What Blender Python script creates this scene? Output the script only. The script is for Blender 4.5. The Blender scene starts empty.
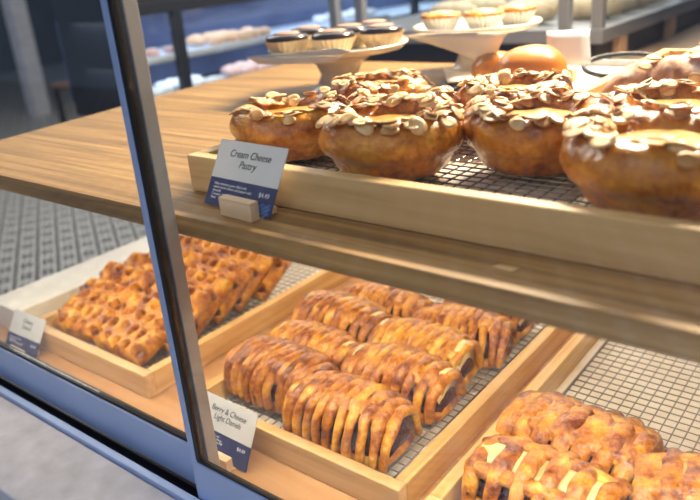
import bpy, bmesh, math, random
from mathutils import Vector, Matrix, noise
from mathutils.bvhtree import BVHTree
sc = bpy.context.scene
COL = sc.collection
PI = math.pi

# ---------------------------------------------------------------- camera
cam_d = bpy.data.cameras.new('camera'); cam = bpy.data.objects.new('camera', cam_d); COL.objects.link(cam)
R = Matrix(((0.7877, -0.17443, 0.59085), (0.61115, 0.34216, -0.71374), (-0.07767, 0.92331, 0.37612)))
cam.matrix_world = Matrix.Translation((.6512, -.3979, .4603)) @ R.to_4x4()
cam_d.sensor_width = 36; cam_d.lens = 36.85; cam_d.clip_start = .01
cam_d.dof.use_dof = True; cam_d.dof.focus_distance = .63; cam_d.dof.aperture_fstop = 5.6
sc.camera = cam
# ---------------------------------------------------------------- world, light, exposure
sc.view_settings.view_transform = 'Standard'; sc.view_settings.look = 'None'
sc.view_settings.gamma = 1; sc.view_settings.use_curve_mapping = False
sc.view_settings.exposure = 0.05
w = bpy.data.worlds.new('world'); sc.world = w; w.use_nodes = True
wn = w.node_tree.nodes; wl = w.node_tree.links
bg = wn['Background']; bg.inputs[1].default_value = .32
geo = wn.new('ShaderNodeNewGeometry'); sep = wn.new('ShaderNodeSeparateXYZ'); ramp = wn.new('ShaderNodeValToRGB')
tc = wn.new('ShaderNodeTexCoord'); wl.new(tc.outputs['Generated'], sep.inputs[0])
mp = wn.new('ShaderNodeMapRange'); mp.inputs[1].default_value = -1; mp.inputs[2].default_value = .6
wl.new(sep.outputs[1], mp.inputs[0]); wl.new(mp.outputs[0], ramp.inputs[0])
ramp.color_ramp.elements[0].color = (.50, .66, 1.0, 1)       # daylight side, behind the viewer
ramp.color_ramp.elements[1].color = (.16, .17, .20, 1)       # shop interior
wl.new(ramp.outputs[0], bg.inputs[0])

def area(name, loc, target, sx, sy, power, col, spread=180):
    l = bpy.data.lights.new(name, 'AREA'); l.shape = 'RECTANGLE'; l.size = sx; l.size_y = sy
    l.energy = power; l.color = col; l.spread = math.radians(spread)
    o = bpy.data.objects.new(name, l); COL.objects.link(o); o.location = loc
    o.rotation_euler = (Vector(target) - Vector(loc)).to_track_quat('-Z', 'Y').to_euler(); return o
WARM = (1, .80, .56)
area('case_top_light', (.32, .86, .97), (.32, .10, .29), .60, .05, 46.0, WARM)
area('shelf_light', (.25, -.035, .262), (.24, .16, .0), 1.0, .012, 4.3, (1, .80, .55))
area('rear_shelf_light', (.10, .45, .262), (.12, .26, .0), .8, .02, 2.2, (1, .82, .60))
area('shop_case_light', (-1.09, 1.6, .355), (-1.09, 1.6, 0),   .25, 1.9, 5.0, (.62, .76, 1.0))
area('shop_case_light_low', (-1.09, 1.6, .235), (-1.09, 1.6, 0), .2, 1.9, 3.5, (.66, .80, 1.0))
area('shop_ceiling_light', (-.6, 2.6, 2.2), (-.3, 1.8, 0), 2.4, 1.2, 45, (.9, .92, 1.0))
area('front_daylight', (1.6, -2.4, 1.9), (.2, 0, .1), 2.0, 1.2, 5, (.62, .76, 1.0))
area('front_floor_fill', (.9, -1.6, 2.3), (.9, -1.6, 0), 1.4, 1.0, 45, (.80, .84, 1.0), 70)  # added unseen lamp, brightens the front floor so the glass reflects a haze
area('bread_fill', (-.22, 1.6, .590), (-.22, 1.6, .2), .5, .9, 6.0, (1, .93, .84))  # added fill that lifts the dark breads, not a known fixture
area('far_floor_fill', (-3.2, 1.7, 2.2), (-3.2, 1.7, 0), 2.4, 2.4, 90, (1, .97, .92))  # added fill lamp that brightens the far tiles, no source known there

# ---------------------------------------------------------------- materials
def mat(name, col=(.8, .8, .8), rough=.5, metal=0, coat=0, spec=.5, trans=0, sss=0, ior=1.45, emit=None, estr=0):
    m = bpy.data.materials.new(name); m.use_nodes = True; b = m.node_tree.nodes['Principled BSDF']
    b.inputs['Base Color'].default_value = (*col, 1); b.inputs['Roughness'].default_value = rough
    b.inputs['Metallic'].default_value = metal; b.inputs['Coat Weight'].default_value = coat
    b.inputs['Coat Roughness'].default_value = .07; b.inputs['Specular IOR Level'].default_value = spec
    b.inputs['Transmission Weight'].default_value = trans; b.inputs['IOR'].default_value = ior
    if sss: b.inputs['Subsurface Weight'].default_value = sss; b.inputs['Subsurface Radius'].default_value = (.01, .005, .002); b.inputs['Subsurface Scale'].default_value = 1
    if emit: b.inputs['Emission Color'].default_value = (*emit, 1); b.inputs['Emission Strength'].default_value = estr
    return m
def nd(m, t, **kw):
    n = m.node_tree.nodes.new(t)
    for k, v in kw.items(): setattr(n, k, v)
    return n
def lk(m, a, b): m.node_tree.links.new(a, b)
def ramp_of(m, stops):
    r = nd(m, 'ShaderNodeValToRGB'); e = r.color_ramp.elements
    while len(e) < len(stops): e.new(.5)
    for i, (p, c) in enumerate(stops): e[i].position = p; e[i].color = (*c, 1)
    return r
def noisy(m, stops, scale=(20, 20, 20), ns=1, detail=4, bump=0, bdist=.001, bscale=None, dist=0, rough=None, fine=0):
    """colour noise plus an optional finer bump"""
    b = m.node_tree.nodes['Principled BSDF']
    t = nd(m, 'ShaderNodeTexCoord'); mpn = nd(m, 'ShaderNodeMapping'); mpn.inputs['Scale'].default_value = scale
    oi = nd(m, 'ShaderNodeObjectInfo'); add = nd(m, 'ShaderNodeVectorMath', operation='ADD')
    mul = nd(m, 'ShaderNodeVectorMath', operation='SCALE'); mul.inputs[0].default_value = (1, 1, 1)
    ml = nd(m, 'ShaderNodeMath', operation='MULTIPLY'); ml.inputs[1].default_value = 3
    lk(m, oi.outputs['Random'], ml.inputs[0]); lk(m, ml.outputs[0], mul.inputs['Scale'])
    lk(m, t.outputs['Object'], add.inputs[0]); lk(m, mul.outputs[0], add.inputs[1])
    n = nd(m, 'ShaderNodeTexNoise'); n.inputs['Scale'].default_value = ns; n.inputs['Detail'].default_value = detail
    n.inputs['Distortion'].default_value = dist
    lk(m, add.outputs[0], mpn.inputs[0]); lk(m, mpn.outputs[0], n.inputs['Vector'])
    src = n.outputs[0]
    if fine:
        nf = nd(m, 'ShaderNodeTexNoise'); nf.inputs['Scale'].default_value = fine; nf.inputs['Detail'].default_value = 4; nf.inputs['Roughness'].default_value = .7
        lk(m, add.outputs[0], nf.inputs['Vector']); fm = nd(m, 'ShaderNodeMath', operation='MULTIPLY_ADD'); fm.inputs[1].default_value = .55; lk(m, nf.outputs[0], fm.inputs[0])
        fs = nd(m, 'ShaderNodeMath', operation='SUBTRACT'); fs.inputs[1].default_value = .275; lk(m, n.outputs[0], fs.inputs[0]); lk(m, fs.outputs[0], fm.inputs[2]); src = fm.outputs[0]
    r = ramp_of(m, stops); lk(m, src, r.inputs[0]); lk(m, r.outputs[0], b.inputs['Base Color'])
    if rough:
        rr = nd(m, 'ShaderNodeMapRange'); rr.inputs[1].default_value = .3; rr.inputs[2].default_value = .7
        rr.inputs[3].default_value = rough[0]; rr.inputs[4].default_value = rough[1]
        lk(m, n.outputs[0], rr.inputs[0]); lk(m, rr.outputs[0], b.inputs['Roughness'])
    if bump:
        n2 = nd(m, 'ShaderNodeTexNoise'); n2.inputs['Scale'].default_value = bscale or ns * 3; n2.inputs['Detail'].default_value = 5
        lk(m, mpn.outputs[0] if bscale is None else t.outputs['Object'], n2.inputs['Vector'])
        bn = nd(m, 'ShaderNodeBump'); bn.inputs['Strength'].default_value = bump; bn.inputs['Distance'].default_value = bdist
        lk(m, n2.outputs[0], bn.inputs['Height']); lk(m, bn.outputs[0], b.inputs['Normal'])
        if b.inputs['Coat Weight'].default_value: lk(m, bn.outputs[0], b.inputs['Coat Normal'])
    return m
M = {}
def wood(name, a, b_, c, axis=0, rough=.45, ns=1, thin=90):
    m = mat(name, rough=rough); s = [thin, thin, thin]; s[axis] = 4
    return noisy(m, [(.30, a), (.5, b_), (.72, c)], scale=s, ns=ns, detail=5, bump=.15, bdist=.0006, dist=.6)
M['bamboo_x'] = wood('bamboo_along', (.54, .34, .145), (.66, .44, .20), (.76, .55, .28), 0)
M['bamboo_y'] = wood('bamboo_deep', (.54, .32, .11), (.66, .42, .16), (.78, .54, .25), 1)
M['oak'] = wood('oak_shelf', (.16, .085, .022), (.29, .16, .045), (.46, .275, .09), 0, rough=.58, thin=130)
M['deck_wood'] = wood('deck_wood', (.42, .22, .09), (.52, .29, .13), (.60, .36, .17), 0, rough=.38, thin=60)
M['block_wood'] = wood('block_wood', (.62, .44, .27), (.72, .53, .34), (.80, .62, .42), 0, rough=.6)
M['white'] = noisy(mat('white_laminate', rough=.45), [(.35, (.74, .72, .66)), (.7, (.86, .84, .78))], ns=.6, bump=.1)
M['paper'] = noisy(mat('parchment', rough=.7), [(.35, (.70, .64, .54)), (.7, (.82, .76, .66))], ns=1, bump=.6, bdist=.002, bscale=60)
M['liner'] = noisy(mat('liner_paper', rough=.7), [(.35, (.80, .74, .64)), (.7, (.92, .88, .80))], ns=1, bump=.6, bdist=.002, bscale=60)
M['card'] = noisy(mat('card_paper', rough=.45), [(.3, (.62, .65, .68)), (.7, (.68, .71, .75))], ns=1)
M['navy'] = noisy(mat('navy_print', rough=.4), [(.3, (.012, .022, .11)), (.7, (.02, .035, .15))], ns=1)
M['wave_blue'] = mat('wave_print', (.10, .22, .55), .4)
M['ink'] = mat('black_ink', (.015, .015, .02), .5)
M['white_ink'] = mat('white_ink', (.75, .78, .85), .5)
M['wire'] = mat('rack_wire', (.24, .225, .21), .28, metal=.9)
M['alu'] = noisy(mat('daylight_tinted_aluminium', rough=.36, metal=.35), [(.3, (.42, .54, .80)), (.7, (.48, .60, .86))], ns=.4, bump=.03)  # blue of the reflected daylight is mixed into the base colour
M['alu_grey'] = noisy(mat('grey_aluminium', rough=.42, metal=.55), [(.3, (.33, .34, .36)), (.7, (.40, .41, .43))], ns=.4)
M['gasket'] = mat('black_gasket', (.008, .008, .009), .45)
M['counter'] = noisy(mat('grey_stone', rough=.55), [(.3, (.40, .40, .43)), (.55, (.48, .48, .52)), (.8, (.58, .58, .62))], ns=2.2, detail=8, bump=.15)
M['black'] = mat('black_paint', (.012, .012, .014), .4)
M['dark'] = noisy(mat('dark_wall', rough=.7), [(.3, (.015, .013, .014)), (.7, (.045, .038, .036))], scale=(1, 1, 1), ns=1.5)
M['brick'] = noisy(mat('pale_brick', rough=.8), [(.3, (.50, .48, .50)), (.7, (.66, .64, .65))], scale=(6, 6, 22), ns=1, bump=.3)
M['ceramic'] = mat('white_ceramic', (.62, .58, .52), .22, coat=.3)
M['enamel'] = mat('pale_enamel', (.70, .76, .86), .3)
STEPS = [(.32, (.16, .034, .003)), (.43, (.38, .11, .006)), (.56, (.62, .25, .016)), (.73, (.84, .48, .07))]
M['crust'] = noisy(mat('golden_crust', rough=.36, coat=.9, sss=.0), STEPS, scale=(45, 45, 45), ns=1, detail=5, bump=.8, bdist=.0030, bscale=190, rough=(.25, .5), fine=170)
STEPS2 = [(.30, (.12, .028, .004)), (.44, (.29, .08, .007)), (.58, (.50, .18, .014)), (.74, (.74, .38, .06))]
M['crust_dark'] = noisy(mat('dark_glazed_crust', rough=.34, coat=.9), STEPS2, scale=(40, 40, 40), ns=1, detail=5, bump=.8, bdist=.0030, bscale=180, rough=(.2, .45), fine=170)
STEPS3 = [(.30, (.30, .085, .005)), (.44, (.54, .20, .010)), (.58, (.74, .37, .030)), (.74, (.90, .60, .12))]
M['crust_light'] = noisy(mat('light_golden_crust', rough=.38, coat=.6), STEPS3, scale=(45, 45, 45), ns=1, detail=5, bump=.8, bdist=.0030, bscale=190, fine=170)
M['donut'] = noisy(mat('ring_crust', rough=.36, coat=.85), [(.30, (.22, .055, .004)), (.43, (.44, .14, .008)), (.57, (.66, .26, .018)), (.74, (.84, .45, .06))], scale=(28, 28, 40), ns=1, detail=4, bump=.8, bdist=.0030, bscale=130, rough=(.18, .42), fine=170)
M['custard'] = noisy(mat('custard', rough=.28, coat=.8), [(.3, (.80, .42, .08)), (.6, (.90, .60, .18)), (.8, (.95, .72, .32))], scale=(60, 60, 60), ns=1, bump=.3)
M['pale_custard'] = noisy(mat('pale_custard', rough=.35, coat=.5), [(.3, (.82, .62, .26)), (.7, (.92, .78, .42))], scale=(60, 60, 60), ns=1, bump=.3)
M['berry'] = noisy(mat('berry_filling', rough=.16, coat=1), [(.3, (.018, .004, .012)), (.6, (.06, .010, .024)), (.8, (.12, .02, .03))], scale=(90, 90, 90), ns=1, bump=.8, bdist=.002, bscale=200)
M['caramel'] = noisy(mat('caramel_filling', rough=.2, coat=1), [(.3, (.05, .010, .003)), (.6, (.14, .032, .006)), (.8, (.26, .07, .012))], scale=(80, 80, 80), ns=1, bump=.4)
M['almond'] = noisy(mat('almond_flake', rough=.45), [(.3, (.60, .34, .12)), (.5, (.78, .52, .24)), (.75, (.88, .68, .40))], scale=(110, 110, 110), ns=1, bump=.25)
M['almond_toast'] = noisy(mat('toasted_almond', rough=.4, coat=.3), [(.3, (.42, .17, .04)), (.55, (.60, .31, .10)), (.75, (.76, .47, .20))], scale=(110, 110, 110), ns=1, bump=.25)
M['bun'] = noisy(mat('soft_bun', rough=.4, coat=.35), [(.35, (.50, .17, .02)), (.6, (.66, .28, .045)), (.8, (.80, .42, .10))], scale=(14, 14, 14), ns=1, bump=.15)
M['sugar_crust'] = noisy(mat('sugared_crust', rough=.6), [(.3, (.30, .13, .06)), (.5, (.48, .26, .15)), (.62, (.66, .48, .36)), (.72, (.86, .78, .70))], scale=(60, 60, 60), ns=1, detail=6, bump=.6)
M['choc'] = noisy(mat('chocolate', rough=.3, coat=.5), [(.3, (.015, .008, .006)), (.7, (.04, .018, .012))], ns=2)
M['cocoa'] = noisy(mat('cocoa_cream', rough=.5), [(.3, (.34, .20, .13)), (.7, (.46, .29, .20))], ns=2)
M['cup_paper'] = noisy(mat('tart_cup_paper', rough=.6), [(.3, (.66, .50, .28)), (.7, (.80, .66, .42))], ns=2)
M['white_cup'] = mat('white_cup_paper', (.72, .69, .62), .6)
M['pink_bun'] = noisy(mat('pink_bun', rough=.5), [(.3, (.78, .42, .34)), (.7, (.86, .58, .48))], ns=2)
M['peach_bun'] = noisy(mat('peach_bun', rough=.5), [(.3, (.80, .42, .22)), (.7, (.88, .60, .38))], ns=2)
M['cream_bun'] = noisy(mat('cream_bun', rough=.5), [(.3, (.70, .70, .72)), (.7, (.86, .84, .84))], ns=2)
M['bread'] = noisy(mat('pale_bread', rough=.6), [(.3, (.62, .48, .30)), (.7, (.80, .68, .48))], scale=(30, 30, 30), ns=1)
M['brown'] = noisy(mat('brown_wood', rough=.6), [(.3, (.14, .07, .04)), (.7, (.26, .15, .09))], scale=(3, 3, 14), ns=1)
M['case_back'] = noisy(mat('case_back', rough=.5), [(.3, (.05, .06, .14)), (.7, (.12, .15, .28))], scale=(4, 4, 9), ns=1)
M['pine'] = noisy(mat('pine', rough=.6), [(.3, (.50, .32, .18)), (.7, (.62, .42, .25))], scale=(3, 3, 14), ns=1)

def glass_mat(name, tint=(.97, .985, .98), refl=1.0):
    m = bpy.data.materials.new(name); m.use_nodes = True; nt = m.node_tree; nt.nodes.clear()
    o = nt.nodes.new('ShaderNodeOutputMaterial'); mx = nt.nodes.new('ShaderNodeMixShader')
    tr = nt.nodes.new('ShaderNodeBsdfTransparent'); tr.inputs[0].default_value = (*tint, 1)
    gl = nt.nodes.new('ShaderNodeBsdfGlossy'); gl.inputs['Roughness'].default_value = .015
    fr = nt.nodes.new('ShaderNodeFresnel'); fr.inputs[0].default_value = 1.5
    g_ = nt.nodes.new('ShaderNodeNewGeometry'); im = nt.nodes.new('ShaderNodeMath'); im.operation = 'MULTIPLY_ADD'
    im.inputs[1].default_value = -(1.5 - 1 / 1.5); im.inputs[2].default_value = 1.5      # same air-to-glass reflectance on both faces
    nt.links.new(g_.outputs['Backfacing'], im.inputs[0]); nt.links.new(im.outputs[0], fr.inputs[0])
    nt.links.new(fr.outputs[0], mx.inputs[0]); nt.links.new(tr.outputs[0], mx.inputs[1]); nt.links.new(gl.outputs[0], mx.inputs[2])
    nt.links.new(mx.outputs[0], o.inputs[0]); return m
M['glass'] = glass_mat('clear_glass')

def tile_mat():
    m = mat('patterned_tile', rough=.4); b = m.node_tree.nodes['Principled BSDF']
    g = nd(m, 'ShaderNodeNewGeometry')
    def dot(v):
        d = nd(m, 'ShaderNodeVectorMath', operation='DOT_PRODUCT'); d.inputs[1].default_value = v; lk(m, g.outputs['Position'], d.inputs[0]); return d.outputs['Value']
    def mth(op, a, bb=None):
        n = nd(m, 'ShaderNodeMath', operation=op)
        for i, x in enumerate((a, bb)):
            if x is None: continue
            if isinstance(x, (int, float)): n.inputs[i].default_value = x
            else: lk(m, x, n.inputs[i])
        return n.outputs[0]
    P = .097
    u = mth('FRACT', mth('ADD', mth('DIVIDE', dot((.502, .865, 0)), P), 100.3))
    v = mth('FRACT', mth('ADD', mth('DIVIDE', dot((-.865, .502, 0)), P * 1.5), 100.0))
    au = mth('ABSOLUTE', mth('SUBTRACT', u, .5)); av = mth('ABSOLUTE', mth('SUBTRACT', v, .5))
    line = mth('GREATER_THAN', au, .41)
    # two small dark squares per cell and a light lattice
    v2 = mth('ABSOLUTE', mth('SUBTRACT', v, .5))
    sq = mth('MULTIPLY', mth('LESS_THAN', au, .24), mth('LESS_THAN', v2, .33))
    hole = mth('MULTIPLY', mth('LESS_THAN', au, .055), sq)
    dk = mth('MAXIMUM', line, mth('SUBTRACT', sq, hole))
    mx = nd(m, 'ShaderNodeMix', data_type='RGBA'); mx.inputs[6].default_value = (.58, .55, .50, 1); mx.inputs[7].default_value = (.035, .033, .034, 1)
    lk(m, dk, mx.inputs[0]); lk(m, mx.outputs[2], b.inputs['Base Color']); return m
M['tile'] = tile_mat()

# ---------------------------------------------------------------- helpers
def link(name, me, m=None, parent=None, loc=(0, 0, 0), smooth=True):
    if m is not None: me.materials.append(m)
    if smooth:
        for p in me.polygons: p.use_smooth = True
    o = bpy.data.objects.new(name, me); COL.objects.link(o); o.location = loc
    if parent: o.parent = parent
    return o
def obj(name, bm, m, parent=None, loc=(0, 0, 0), smooth=False):
    me = bpy.data.meshes.new(name); bmesh.ops.recalc_face_normals(bm, faces=bm.faces[:]); bm.to_mesh(me); bm.free()
    return link(name, me, m, parent, loc, smooth)
def empty(name, loc, label, cat, group=None, rz=0):
    o = bpy.data.objects.new(name, None); COL.objects.link(o); o.location = loc; o.rotation_euler = (0, 0, rz)
    o.empty_display_size = .02
    return tag(o, label, cat, group)
def tag(o, label, cat, group=None, kind=None):
    o['label'] = label; o['category'] = cat
    if group: o['group'] = group
    if kind: o['kind'] = kind
    return o
def struct(o): o['kind'] = 'structure'; return o
def box(bm, x0, x1, y0, y1, z0, z1, bev=0):
    t = bmesh.new(); bmesh.ops.create_cube(t, size=1)
    for v in t.verts: v.co = Vector(((x0 + x1) / 2 + v.co.x * (x1 - x0), (y0 + y1) / 2 + v.co.y * (y1 - y0), (z0 + z1) / 2 + v.co.z * (z1 - z0)))
    if bev: bmesh.ops.bevel(t, geom=t.edges[:], offset=bev, segments=2, affect='EDGES', profile=.5)
    me = bpy.data.meshes.new('t'); t.to_mesh(me); t.free(); bm.from_mesh(me); bpy.data.meshes.remove(me); return bm
def boxo(name, m, parent, *a, bev=0): return obj(name, box(bmesh.new(), *a, bev=bev), m, parent)
def prism(bm, pts, z0, z1):
    lo = [bm.verts.new((x, y, z0)) for x, y in pts]; hi = [bm.verts.new((x, y, z1)) for x, y in pts]; n = len(pts)
    bm.faces.new(lo[::-1]); bm.faces.new(hi)
    for i in range(n): bm.faces.new((lo[i], lo[(i + 1) % n], hi[(i + 1) % n], hi[i]))
    return bm
def lathe(bm, prof, seg=40, fn=None, closed=False):
    rings = []
    for k, (r, z) in enumerate(prof):
        ring = []
        for i in range(seg):
            a = 2 * PI * i / seg; rr, zz = (r, z) if fn is None else fn(r, z, a, k)
            ring.append(bm.verts.new((rr * math.cos(a), rr * math.sin(a), zz)))
        rings.append(ring)
    for a, b in zip(rings, rings[1:]):
        for i in range(seg): bm.faces.new((a[i], a[(i + 1) % seg], b[(i + 1) % seg], b[i]))
    if not closed:
        bm.faces.new(rings[0][::-1]); bm.faces.new(rings[-1])
    return bm
def tube(bm, pts, ra, rb=None, seg=8, up=Vector((0, 0, 1)), scal=None, cap=True):
    """sweep an elliptical section (ra sideways, rb along the surface normal) along pts; ra/rb may be lists; up may be list of normals"""
    n = len(pts); rings = []
    for i, p in enumerate(pts):
        p = Vector(p); d = (Vector(pts[min(i + 1, n - 1)]) - Vector(pts[max(i - 1, 0)])).normalized()
        u = up[i] if isinstance(up, list) else up
        s = d.cross(u)
        if s.length < 1e-4: s = d.orthogonal()
        s.normalize(); q = s.cross(d).normalized()
        a = ra[i] if isinstance(ra, (list, tuple)) else ra
        b = a if rb is None else (rb[i] if isinstance(rb, (list, tuple)) else rb)
        rings.append([bm.verts.new(p + s * a * math.cos(2 * PI * k / seg) + q * b * math.sin(2 * PI * k / seg)) for k in range(seg)])
    for a, b in zip(rings, rings[1:]):
        for i in range(seg): bm.faces.new((a[i], a[(i + 1) % seg], b[(i + 1) % seg], b[i]))
    if cap: bm.faces.new(rings[0][::-1]); bm.faces.new(rings[-1])
    return bm
def lump(bm, amp, freq, seed=0):
    for v in bm.verts:
        n = noise.noise_vector(v.co * freq + Vector((seed * 7.3, seed * 3.1, seed))); v.co += n * amp
    return bm
def copy_tree(o, parent=None):
    c = o.copy(); COL.objects.link(c)
    if parent: c.parent = parent
    for ch in list(o.children): copy_tree(ch, c)
    return c
def text(name, s, size, m, parent, mtx, extr=.0002, align='LEFT', shear=0, width=1):
    cu = bpy.data.curves.new(name, 'FONT'); cu.body = s; cu.size = size; cu.align_x = align; cu.extrude = extr; cu.shear = shear
    cu.space_line = .95
    t = bpy.data.objects.new(name, cu); COL.objects.link(t)
    dg = bpy.context.evaluated_depsgraph_get(); me = bpy.data.meshes.new_from_object(t.evaluated_get(dg))
    bpy.data.objects.remove(t); me.transform(Matrix.Diagonal((width, 1, 1, 1))); me.transform(mtx); me.materials.clear()
    return link(name, me, m, parent, smooth=False)

# ---------------------------------------------------------------- shop: floor, walls
FZ = -.80
struct(boxo('floor', M['tile'], None, -12, 6, -5, 12, FZ - .05, FZ))
struct(boxo('wall_back', M['dark'], None, -12, 6, 9.0, 9.1, FZ, 2.6))
struct(boxo('wall_left', M['dark'], None, -11, -10.9, -5, 9, FZ, 2.6))

# pale brick column and dim furniture beyond the left end
c = tag(boxo('pillar', M['brick'], None, -6.62, -6.46, 3.36, 3.52, FZ, 2.6), 'pale brick pillar in the dim room beyond the shelf', 'pillar')
for i, (x, y, hh, lab) in enumerate([(-6.3, 4.6, .22, 'dark brown bookcase standing right beside the pale pillar'), (-5.4, 5.2, .05, 'low brown cabinet in the dim room behind the glass door')]):
    f = empty('cabinet', (x, y, FZ), lab, 'cabinet')
    boxo('carcass', M['brown'], f, -.55, .45, -.2, .2, 0, hh - FZ, bev=.01)
    for k in range(3):
        zz = .25 + k * .27
        boxo('drawer', M['brown' if k % 2 else 'pine'], f, -.5, .4, -.22, -.2, zz, zz + .2, bev=.005)
f = empty('dining_table', (-4.6, 4.2, FZ), 'dark round-edged table in the dim room left of the door frame', 'table')
boxo('tabletop', M['black'], f, -.5, .5, -.35, .35, .72, .76, bev=.01)
for sx in (-.42, .42):
    for sy in (-.28, .28): boxo('leg', M['black'], f, sx - .02, sx + .02, sy - .02, sy + .02, 0, .72)
for i, (x, y) in enumerate([(-5.0, 3.1), (-3.9, 3.5)]):
    f = empty('dining_chair', (x, y, FZ), ['brown chair in the dim room just right of the pale pillar', 'brown chair in the dim room nearest the blue door stile'][i], 'chair')
    boxo('seat', M['brown'], f, -.22, .22, -.22, .22, .43, .47, bev=.01); boxo('backrest', M['brown'], f, -.22, .22, .19, .22, .55, .92, bev=.01)
    for sx in (-.19, .19):
        for sy in (-.19, .20): boxo('leg', M['black'], f, sx - .018, sx + .018, sy - .018, sy + .018, 0, .43 if sy < 0 else .56)

# ---------------------------------------------------------------- shop's second display case, parallel to y at x = -.95
bc = empty('display_case', (-1.2, 1.6, FZ), 'black framed glass display case across the shop with trays of pastries', 'display case')
z = lambda a: a - FZ
X0, X1 = .25, -.08        # local x of front / back planes
boxo('base_slab', M['black'], bc, X1, X0, -.85, 1.5, z(.10), z(.135), bev=.004)
boxo('end_panel', M['black'], bc, X1, X0 - .015, -.856, -.8505, z(.10), z(.75))
for yy in (-.15, 1.4):
    for xx in (X1 + .03, X0 - .03): boxo('leg', M['black'], bc, xx - .02, xx + .02, yy - .02, yy + .02, 0, z(.0995))
boxo('back_panel', M['case_back'], bc, X1 - .02, X1, -.85, 1.5, z(.135), z(.36))
boxo('top_rail', M['black'], bc, X1, X0 + .01, -.85, 1.5, z(.365), z(.395), bev=.003)
boxo('upper_cabinet', M['dark'], bc, X1, X0 - .03, -.85, 1.5, z(.395), z(.75))
for yy in (-.71, -.03, .45, .9, 1.4): boxo('post', M['black'], bc, X0 - .012, X0 + .012, yy - .014, yy + .014, z(.135), z(.37))
boxo('shelf', M['enamel'], bc, X1, X0 - .02, -.85, 1.5, z(.240), z(.246))
boxo('pane', M['glass'], bc, X0 + .001, X0 + .004, -.83, 1.48, z(.137), z(.365))
def tray_flat(x, y, zt, lab, sx=.10, sy=.17, grp='white trays in the far case'):
    t = empty('serving_tray', (x, y, zt), lab, 'tray', grp)
    boxo('tray_base', M['enamel'], t, -sx, sx, -sy, sy, 0, .004, bev=.001); boxo('rim', M['enamel'], t, sx - .004, sx, -sy, sy, .004, .012)
    return t
def bun_mesh(r, h, seed, m):
    bm = bmesh.new(); prof = [(r * .1, 0), (r * .75, 0), (r * .97, h * .25), (r, h * .5), (r * .85, h * .8), (r * .5, h * .97), (r * .1, h)]
    lathe(bm, prof, 18); lump(bm, r * .12, 1 / r * .8, seed); me = bpy.data.meshes.new('bun'); bm.to_mesh(me); bm.free(); me.materials.append(m)
    for p in me.polygons: p.use_smooth = True
    return me
spots = ['upper shelf of the far case', 'floor of the far case']
mesh_kinds = {k: [bun_mesh(.045, .045, s, M[k]) for s in (1, 2)] for k in ('pink_bun', 'peach_bun', 'cream_bun')}
rnd = random.Random(4)
def far_row(zt, y0, y1, kind, label, group, rows=2, sc_=1.0, pitch=.075):
    yy = y0; nth = 0; ordn = ['leftmost', 'second from left', 'third from left', 'fourth from left', 'fifth from left', 'sixth from left', 'seventh from left']
    while yy < y1:
        for r_ in range(rows):
            o = bpy.data.objects.new('bun', mesh_kinds[kind][rnd.randrange(2)]); COL.objects.link(o)
            o.location = (-1.01 - r_ * .085, yy + rnd.uniform(-.01, .01), zt + .0045); o.rotation_euler = (0, 0, rnd.uniform(0, 6)); s = sc_ * rnd.uniform(.85, 1.05); o.scale = (s, s, s)
            tag(o, label + ', ' + (['front row, ', 'back row, '][r_] if rows > 1 else '') + ordn[nth], 'bun', group)
        yy += pitch; nth += 1
for (y, zt, lab) in [(.90, .247, 'white tray on the far case shelf behind the black post'), (1.20, .247, 'white tray of orange buns on the far case upper shelf'), (.92, .137, 'white tray of pale pastries low in the far case'), (1.30, .137, 'white tray of pink buns low in the far case'), (1.75, .247, 'white tray on the far case shelf behind the first cake stand'), (1.75, .137, 'white tray low in the far case behind the first cake stand')]:
    tray_flat(-1.06, y, zt, lab, sy=.145)
far_row(.2515, 1.08, 1.30, 'peach_bun', 'orange bun on the far case shelf', 'orange buns in the far case', sc_=.62, pitch=.05)
far_row(.2515, .80, .92, 'pink_bun', 'pinkish bun on the far shelf beside the black post', 'buns beside the black post', rows=1, sc_=.45, pitch=.05)
far_row(.1415, 1.20, 1.36, 'pink_bun', 'pink bun low in the far case', 'pink buns in the far case', sc_=.72, pitch=.055)
far_row(.1415, .82, 1.05, 'cream_bun', 'pale bun low in the far case by the black post', 'pale buns in the far case', sc_=.6, pitch=.045)
far_row(.2515, 1.66, 1.88, 'cream_bun', 'pale bun behind the cake stands', 'pale buns behind the cake stands', sc_=.6, pitch=.06)
far_row(.1415, 1.66, 1.88, 'peach_bun', 'orange bun low behind the cake stands', 'orange buns behind the cake stands', sc_=.6, pitch=.06)

# third case: steel framed, behind the cake stands on the right
sc3 = empty('display_case', (-.24, 1.65, FZ), 'grey steel framed glass case with breads behind the right-hand cake stand', 'display case')
U, V = .36, .55
boxo('base_cabinet', M['dark'], sc3, -U, U, -V, V, 0, z(.195), bev=.004)
boxo('counter_top', M['pine'], sc3, -U - .02, U + .12, -V - .03, V, z(.196), z(.206), bev=.002)
boxo('recess_panel', M['black'], sc3, -U + .02, U - .02, -V + .02, V - .01, z(.2065), z(.258))
for yy in (-V + .12, -V + .50, .6 * V): boxo('wood_block', M['pine'], sc3, U - .0195, U - .002, yy, yy + .045, z(.2065), z(.258))
boxo('case_floor', M['alu_grey'], sc3, -U, U, -V, V, z(.2585), z(.288), bev=.002)
for xx, yy in ((U - .015, -V + .015), (U - .085, -V + .015), (-U + .015, -V + .015), (-U + .10, -V + .015), (U - .015, V - .02), (U - .015, .1)): boxo('post', M['alu_grey'], sc3, xx - .012, xx + .012, yy - .012, yy + .012, z(.2885), z(.75), bev=.002)
boxo('shelf', M['enamel'], sc3, -U + .03, U - .03, -V + .04, V - .03, z(.600), z(.606))
boxo('top_panel', M['alu_grey'], sc3, -U, U, -V, V, z(.7505), z(.77))
boxo('pane', M['glass'], sc3, -U + .115, U - .10, -V + .014, -V + .017, z(.289), z(.745))
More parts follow.
